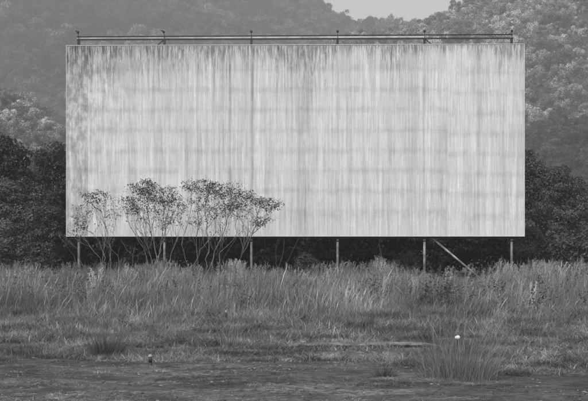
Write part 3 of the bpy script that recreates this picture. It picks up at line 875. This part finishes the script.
big_tree(410, 81.5, [(412, 262, 12, 9, 0), (400, 265, 9, 7, 0)], 'low leafy shrub in the grass left of the strut post', 96, 2200, 0.10, 'leaf_mid', name='shrub', nat=20, clump=0.15)

# ------------------------------------------------------------------ grass
def blades(n, spread, h0, h1, w, lean, leanx=0.15, seed=1, seg=3, droop=0.35, seeds=0.0, radial=0.0):
    r = np.random.default_rng(seed)
    V = []; Fq = []; var = []; k = 0
    for i in range(n):
        a = r.uniform(0, 6.28); d = spread * math.sqrt(r.uniform()); b = np.array([d * math.cos(a), d * math.sin(a), -0.03]); d = d if radial == 0 else d * r.uniform(0.4, 1.2)
        h = r.uniform(h0, h1) * (1.0 if radial == 0 else 1.05 - 0.35 * (d / spread) ** 2 * r.uniform(0, 1.4)); th = r.uniform(0, 6.28)
        ln = abs(r.normal(0, lean)); dirx = np.array([math.cos(th) * ln + leanx * r.uniform(0.2, 1.3) + radial * math.cos(a) * d / spread, math.sin(th) * ln + radial * math.sin(a) * d / spread, 0])
        fa = r.uniform(0, 6.28); side = np.array([math.cos(fa), math.sin(fa), 0])
        ww = w * r.uniform(0.7, 1.3); vv = r.uniform()
        stalk = r.uniform() < seeds
        if stalk: h *= 1.18; ww *= 0.6; vv = 1.0 + r.uniform(0.2, 0.9)
        pts = []
        for s in range(seg + 1):
            t = s / seg
            p = b + np.array([0, 0, h * (t - droop * ln * t * t * 0.8)]) + dirx * h * (t ** 1.8)
            wd = ww * (1 - t) ** 0.7 if not stalk else ww * (0.8 if t < 0.7 else (1.9 if t < 0.99 else 0.2))
            pts += [p - side * wd / 2, p + side * max(wd, 0.0004) / 2]
        V += pts
        for s in range(seg):
            q = k + 2 * s; Fq.append((q, q + 1, q + 3, q + 2)); var.append(vv)
        k += 2 * (seg + 1)
    me = mesh_np('grass_tuft', np.array(V), np.array(Fq))
    at_ = me.attributes.new('var', 'FLOAT', 'FACE'); at_.data.foreach_set('value', np.array(var, np.float32))
    return me


tall = src_collection('tall_tuft', [blades(64, 0.34, 0.22, 1.0, 0.007 if i % 2 else 0.011, 0.42, 0.16, 100 + i, 4, 0.35, 0.08 if i < 4 else 0.32) for i in range(6)], M['grass'])
short = src_collection('short_tuft', [blades(46, 0.30, 0.2, 1.0, 0.020, 0.55, 0.1, 200 + i, 3, 0.4, 0.04) for i in range(5)], M['grass_short'])


def half_w(y): return 0.205 * y + 1.5


P, Rt, Sc, Ix = [], [], [], []
r = np.random.default_rng(55)
REEDS = [(380, .50, 9), (345, .30, 8), (500, .38, 10), (540, .42, 12), (576, .35, 10), (160, .22, 14), (236, .32, 9), (118, .2, 8), (20, .15, 12), (430, -.36, 18), (470, -.42, 20), (300, -.05, 12), (280, .1, 5)]


def reed(x, y):
    px = 294 + x * F / y
    return sum(a * math.exp(-((px - c) / w) ** 2) for c, a, w in REEDS) * max(0.0, min(1.0, (y - 55) / 15.0))


y = 26.0
while y < 84:
    step = 0.27 + 0.0024 * y
    w = half_w(y); x = -w
    while x < w:
        xx, yy = x + r.uniform(-.5, .5) * step, y + r.uniform(-.5, .5) * step
        n = 0.5 + 0.62 * fbm(xx + 11, yy * 0.8, 0.45, 3); n2 = 0.5 + 0.5 * fbm(xx - 30, yy, 0.10, 2); n3 = fbm(xx * 0.6 + 3, yy * 1.1, 0.9, 3)
        ramp = min(1.0, max(0.0, (yy - 30.0 + 7.0 * (n2 - 0.5) + 4.0 * n3) / 9.0))
        far = 0.94 - 0.44 * max(0.0, min(1.0, (yy - 50) / 22.0))
        ht = far * (0.14 + 0.78 * max(0.0, n)) * (0.7 + 0.6 * n2) * (0.16 + 0.84 * ramp) + reed(xx, yy) * 0.8 + 0.22 * n3 * ramp
        if r.uniform() < (0.45 + 0.5 * ramp) * (0.25 if n3 < -0.28 else 1.0) and ht > 0.10:
            P.append((xx, yy, ground_z(xx, yy))); Rt.append((r.normal(0, .10), r.normal(0, .10), r.uniform(-1.1, 1.1)))
            s = min(1.0, ht * r.uniform(0.7, 1.3)); k = 0.55 + 0.55 * s; Sc.append((k, k, s * 1.15))
            Ix.append(int(r.integers(0, 6)) if n2 > 0.5 or reed(xx, yy) > .15 else int(r.integers(0, 4)))
        x += step
    y += step
def plume(seed):
    q = np.random.default_rng(seed); V = []; Fq = []; var = []
    for i in range(4):
        b = np.array([q.uniform(-.12, .12), q.uniform(-.12, .12), -0.02]); lx, ly = q.uniform(-.05, .32), q.normal(0, .12); h = q.uniform(0.75, 1.05)
        pt = lambda t: b + np.array([lx * h * t ** 2.2, ly * h * t ** 2.2, h * t * (1 - 0.12 * abs(lx) * t)])
        for k in range(6):
            p, p2 = pt(k / 6), pt((k + 1) / 6); w_ = 0.004; m0 = len(V)
            V += [p + [w_, 0, 0], p - [w_, 0, 0], p2 - [w_, 0, 0], p2 + [w_, 0, 0]]; Fq.append((m0, m0 + 1, m0 + 2, m0 + 3)); var.append(0.9)
        for k in range(26):
            p = pt(q.uniform(0.74, 1.02)); d_ = np.array([q.normal(0.3, .6), q.normal(0, .6), q.uniform(0.2, 1.0)]); d_ /= np.linalg.norm(d_); L_ = q.uniform(.04, .09)
            sd = np.cross(d_, q.normal(0, 1, 3)); sd /= np.linalg.norm(sd); m0 = len(V)
            V += [p, p + d_ * L_ * .5 + sd * .007, p + d_ * L_, p + d_ * L_ * .5 - sd * .007]; Fq.append((m0, m0 + 1, m0 + 2, m0 + 3)); var.append(q.uniform(0.6, 1.3))
    me = mesh_np('seed_plume', np.array(V), np.array(Fq)); a_ = me.attributes.new('var', 'FLOAT', 'FACE'); a_.data.foreach_set('value', np.array(var, np.float32)); return me


plumes = src_collection('seed_plume', [plume(i) for i in range(5)], M['grass'])
P2, R2, S2, I2 = [], [], [], []
for _ in range(2600):
    yy = 36 + 46 * r.uniform() ** 0.8; xx = r.uniform(-half_w(yy), half_w(yy))
    if fbm(xx + 60, yy, 0.35, 3) + 1.2 * reed(xx, yy) < r.uniform(-0.1, 0.7): continue
    if reed(xx, yy) < -0.1: continue
    k = r.uniform(0.75, 1.15) * (0.9 + 0.8 * max(-0.2, reed(xx, yy))) * (1.0 if yy < 66 else 0.85)
    P2.append((xx, yy, ground_z(xx, yy))); R2.append((r.normal(0, .08), r.normal(0, .08), r.uniform(-1.2, 1.2))); S2.append((k, k, k)); I2.append(int(r.integers(0, 5)))
tag(scatter('seed_grass', P2, R2, S2, I2, plumes), 'pale feathery seed stalks standing above the tall grass')
print('plumes', len(P2))
def broad_weed(seed):
    q = np.random.default_rng(seed); C = []
    for i in range(int(q.integers(3, 7))):
        lx, ly, h = q.normal(0, .22), q.normal(0, .22), q.uniform(0.5, 1.0)
        for k in range(16):
            t = q.uniform(0.15, 1.0); C.append((lx * t + q.normal(0, .05), ly * t + q.normal(0, .05), h * t + q.normal(0, .02)))
    C = np.array(C)
    return leaf_mesh('broad_weed', C, np.tile(np.array([0, -0.2, 0.8]), (len(C), 1)), 0.085, 0.42, 0.5)


weeds = src_collection('broad_weed', [broad_weed(900 + i) for i in range(6)], M['weed'])
P2, R2, S2, I2 = [], [], [], []
for _ in range(1500):
    yy = 27 + 54 * r.uniform() ** 0.8; xx = r.uniform(-half_w(yy), half_w(yy))
    if fbm(xx * 0.8 + 160, yy, 0.28, 3) < r.uniform(0.0, 0.6): continue
    k = r.uniform(0.5, 1.0) * (0.55 if yy < 34 else 1.0) * (0.8 if yy > 66 else 1.0)
    P2.append((xx, yy, ground_z(xx, yy))); R2.append((r.normal(0, .1), r.normal(0, .1), r.uniform(0, 6.28))); S2.append((k, k, k)); I2.append(int(r.integers(0, 6)))
tag(scatter('field_weeds', P2, R2, S2, I2, weeds), 'broad-leaved weeds scattered through the tall grass')
tg = scatter('tall_grass', P, Rt, Sc, Ix, tall); tag(tg, 'tall wild grass filling the field in front of the screen')
print('tall tufts', len(P))

P, Rt, Sc, Ix = [], [], [], []
y = 19.0
while y < 36:
    step = 0.10 + 0.0022 * y
    w = half_w(y); x = -w
    while x < w:
        xx, yy = x + r.uniform(-.5, .5) * step, y + r.uniform(-.5, .5) * step
        n = 0.5 + 0.5 * fbm(xx * 0.7 + 5, yy * 1.3, 0.8, 3)
        edge = yy - lane_edge(xx)
        dens = 0.95 if edge > 0.3 else 0.0
        if xx > 3.0 and edge < 2.4: dens = 0.05 + 0.12 * max(0.0, edge - 0.8)
        if 23.9 < yy < 25.05 and (at(285, 0, 24.3).x < xx < at(446, 0, 24.3).x or at(502, 0, 24.3).x < xx < at(548, 0, 24.3).x): dens = 0.20 + 0.5 * max(0.0, fbm(xx + 9, yy * 0.5, 1.5, 2))
        if 23.2 < yy < 24.3 and at(296, 0, 24.3).x < xx < at(440, 0, 24.3).x: dens = 0.10 + 0.9 * max(0.0, fbm(xx, yy, 1.3, 2))
        if n < 0.40: dens *= 0.35
        if r.uniform() < dens:
            grow_h = 0.05 + 0.13 * max(0, n - 0.25) + 0.010 * max(0.0, yy - 24) * (0.5 + n)
            s = grow_h * r.uniform(0.7, 1.4)
            P.append((xx, yy, ground_z(xx, yy))); Rt.append((r.normal(0, .1), r.normal(0, .1), r.uniform(0, 6.28)))
            k = 0.35 + 1.2 * s; Sc.append((k, k, s * 1.1)); Ix.append(int(r.integers(0, 5)))
        x += step
    y += step
# sparse weeds breaking through the asphalt
for _ in range(9000):
    yy = r.uniform(13.5, 21.2); xx = r.uniform(-half_w(yy), half_w(yy))
    n = fbm(xx * 0.9 + 77, yy * 1.1, 0.9, 3)
    if n > r.uniform(-0.12, 0.35) and yy < lane_edge(xx):
        s = 0.008 + 0.04 * r.uniform() ** 2; P.append((xx, yy, 0.02)); Rt.append((0, 0, r.uniform(0, 6.28))); k = r.uniform(0.12, 0.34); Sc.append((k, k, s)); Ix.append(int(r.integers(0, 5)))
sg = scatter('short_grass', P, Rt, Sc, Ix, short); tag(sg, 'short patchy grass and weeds between the lane and the tall grass')
print('short tufts', len(P))

# loose chips and dry litter on the lane
def chip(seed):
    q = random.Random(seed); v = []
    for z, k in ((0, 1.0), (0.5, 0.8), (0.75, 0.35)):
        for i in range(6):
            a = i * 1.047 + q.uniform(-.3, .3); v.append((k * math.cos(a) * q.uniform(.7, 1.1), k * math.sin(a) * q.uniform(.5, .9), z * q.uniform(.7, 1.1)))
    f = []
    for j in range(2):
        for i in range(6): f.append([j * 6 + i, j * 6 + (i + 1) % 6, (j + 1) * 6 + (i + 1) % 6, (j + 1) * 6 + i])
    f.append(list(range(12, 18)))
    return mesh_np('chip', v, f)


M['stone'] = mat_leaf('mixed_chip', 0.15, 0.0, 0.0, 0.75)
chips = src_collection('litter', [chip(i) for i in range(4)], M['stone'])
P, Rt, Sc, Ix = [], [], [], []
while len(P) < 11000:
    yy = r.uniform(12.5, 24.0); xx = r.uniform(-half_w(yy), half_w(yy)); n = fbm(xx * 0.8, yy * 1.1, 0.9, 3)
    if n < r.uniform(-0.4, 0.5): continue
    s = 0.004 + 0.012 * r.uniform() ** 3
    P.append((xx, yy, 0.024 if yy < lane_edge(xx) else ground_z(xx, yy))); Rt.append((0, 0, r.uniform(0, 6.28))); Sc.append((s * r.uniform(1, 2.2), s, s * 0.8)); Ix.append(int(r.integers(0, 4)))
tag(scatter('stone_litter', P, Rt, Sc, Ix, chips), 'pale stone chips and litter strewn over the old lane')


# single clumps that stand out
def tussock(px, Y, wpx, hpx, label, seed, n=900, mat='tussock', lean=0.30, leanx=0.12, w=0.008, cat='grass clump', name='grass_tussock'):
    b = at(px, 0, Y); b.z = max(ground_z(b.x, Y), 0.0)
    s = Y / F
    root = empty(name, b); tag(root, label, cat)
    me = blades(n, wpx * s * 0.37, hpx * s * 0.15, hpx * s * 1.15, w, lean, leanx, seed, 5, 0.35, 0.05, 0.62)
    link('blades', me, M[mat], root)
    me = blades(n // 3, wpx * s * 0.42, hpx * s * 0.12, hpx * s * 0.4, w * 1.2, 0.6, 0.05, seed + 1, 3, 0.4, 0.0, 0.5)
    link('basal_leaves', me, M[mat], root)
    return root


tussock(460, 18.6, 98, 56, 'big arching grass tussock in the right foreground', 301, 950, lean=0.40, w=0.0055, leanx=0.12)
tussock(384, 18.7, 28, 17, 'small dark grass tuft left of the big foreground tussock', 302, 420, 'weed', lean=0.45, w=0.006)
tussock(106, 22.2, 42, 34, 'dark low grass clump at the lane edge on the left', 303, 800, 'weed', lean=0.42, w=0.006)
tussock(232, 24.6, 34, 26, 'thin pale grass clump with leaning stalks left of the kerb', 304, 120, lean=0.45, leanx=0.35)


def weed(px, Y, wpx, hpx, label, seed, n=1500, size=0.06):
    s = Y / F; b = at(px, 0, Y); b.z = ground_z(b.x, Y)
    root = empty('weed_bush', b); tag(root, label, 'bush')
    rr = random.Random(seed); lob = [(rr.uniform(-.5, .5) * wpx * s, rr.uniform(-.2, .2), rr.uniform(.35, .8) * hpx * s, wpx * s * 0.25, wpx * s * 0.25, hpx * s * 0.25) for _ in range(5)]
    C0, _n = blob_points(22, lob, 0.3, 0.4)
    nodes, par, tips = grow([[Vector((0, 0, -0.05)), Vector((0, 0, 0.1))]], [Vector(c) for c in C0], seed, 0.04, 0.2)
    limb_mesh(nodes, par, 0.005)[0].build('stems', M['bark'], root, True)
    C, N = blob_points(n, lob, 0.3, 0.3)
    link('foliage', leaf_mesh('foliage', C + rng.normal(0, 0.04, C.shape), N + np.array([0, 0, .5]), size, 0.4, 0.8), M['weed'], root)


tussock(124, 37.0, 34, 30, 'dark fine-bladed clump in the tall grass, lower left of the screen', 311, 420, 'weed', lean=0.42, w=0.011)
tussock(46, 36.5, 28, 28, 'dark fine-bladed clump in the tall grass near the left edge', 312, 380, 'weed', lean=0.42, w=0.011)
tussock(300, 37.5, 30, 16, 'dark low grass clump in the field straight below the screen centre', 314, 260, 'weed', lean=0.5, w=0.011)
tussock(492, 36.0, 24, 16, 'dark low grass clump in the field above the big tussock', 315, 220, 'weed', lean=0.5, w=0.011)
weed(305, 31.0, 14, 10, 'very small leafy weed in short grass above the kerb', 313, 400, 0.04)

# ------------------------------------------------------------------ small objects
def stub(px, py_base, Y, h, r_, label, name='marker_stub', z0=None):
    b = at(px, py_base, Y); b.z = ground_z(b.x, Y) if z0 is None else z0
    root = empty(name, b); tag(root, label, 'marker')
    MB().lathe([(r_ * 0.95, -0.05), (r_ * 0.95, h * 0.22), (r_ * 0.7, h * 0.26), (r_ * 0.7, h * 0.32)], n=14).build('base', M['dark_steel'], root, True)
    MB().lathe([(r_ * 0.8, h * 0.30), (r_ * 0.8, h * 0.74)], n=14).build('stem', M['grey_sleeve'], root, True)
    MB().lathe([(r_ * 0.82, h * 0.74), (r_ * 0.9, h * 0.80), (r_ * 0.86, h * 0.92), (r_ * 0.55, h * 0.985), (r_ * 0.15, h)], n=14).build('cap', M['dull_cap'], root, True)
    return root


stub(150.3, 364, 20.35, 0.15, 0.031, 'small dark stub with a white cap standing on the lane edge', z0=0.02)
stub(226, 322, 33.0, 0.24, 0.028, 'short stub with a pale cap half hidden in the grass left of centre')


def ball_marker():
    Y = 18.42; p = at(457.6, 337.5, Y)
    root = empty('ball_marker', (p.x, Y, 0.02)); tag(root, 'bright white ball-topped marker showing in the big foreground tussock', 'marker')
    h = p.z - 0.02
    MB().tube([(0, 0, -0.1), (0.01, 0, h * 0.5), (0, 0, h - 0.02)], 0.0035, 6).build('stake', M['dark_steel'], root)
    prof = [(0.032 * math.sin(t), -0.027 * math.cos(t)) for t in np.linspace(0.15, math.pi - 0.05, 10)]
    MB().lathe(prof, (0, 0, h), 16).build('ball', M['white_cap'], root, True)


ball_marker()

# ------------------------------------------------------------------ haze: still air over the whole place
nb = NB('haze_air')
pv = nb.n('ShaderNodeVolumePrincipled'); pv.inputs['Color'].default_value = (0.92, 0.92, 0.92, 1); pv.inputs['Density'].default_value = 0.00038
pv.inputs['Anisotropy'].default_value = 0.0
nb.t.links.new(pv.outputs[0], nb.out.inputs['Volume'])
hz = MB().box(-4200, 4200, -400, 5200, -8, 420).build('haze', nb.m); tag(hz, 'thin pale haze over the valley', kind='stuff')
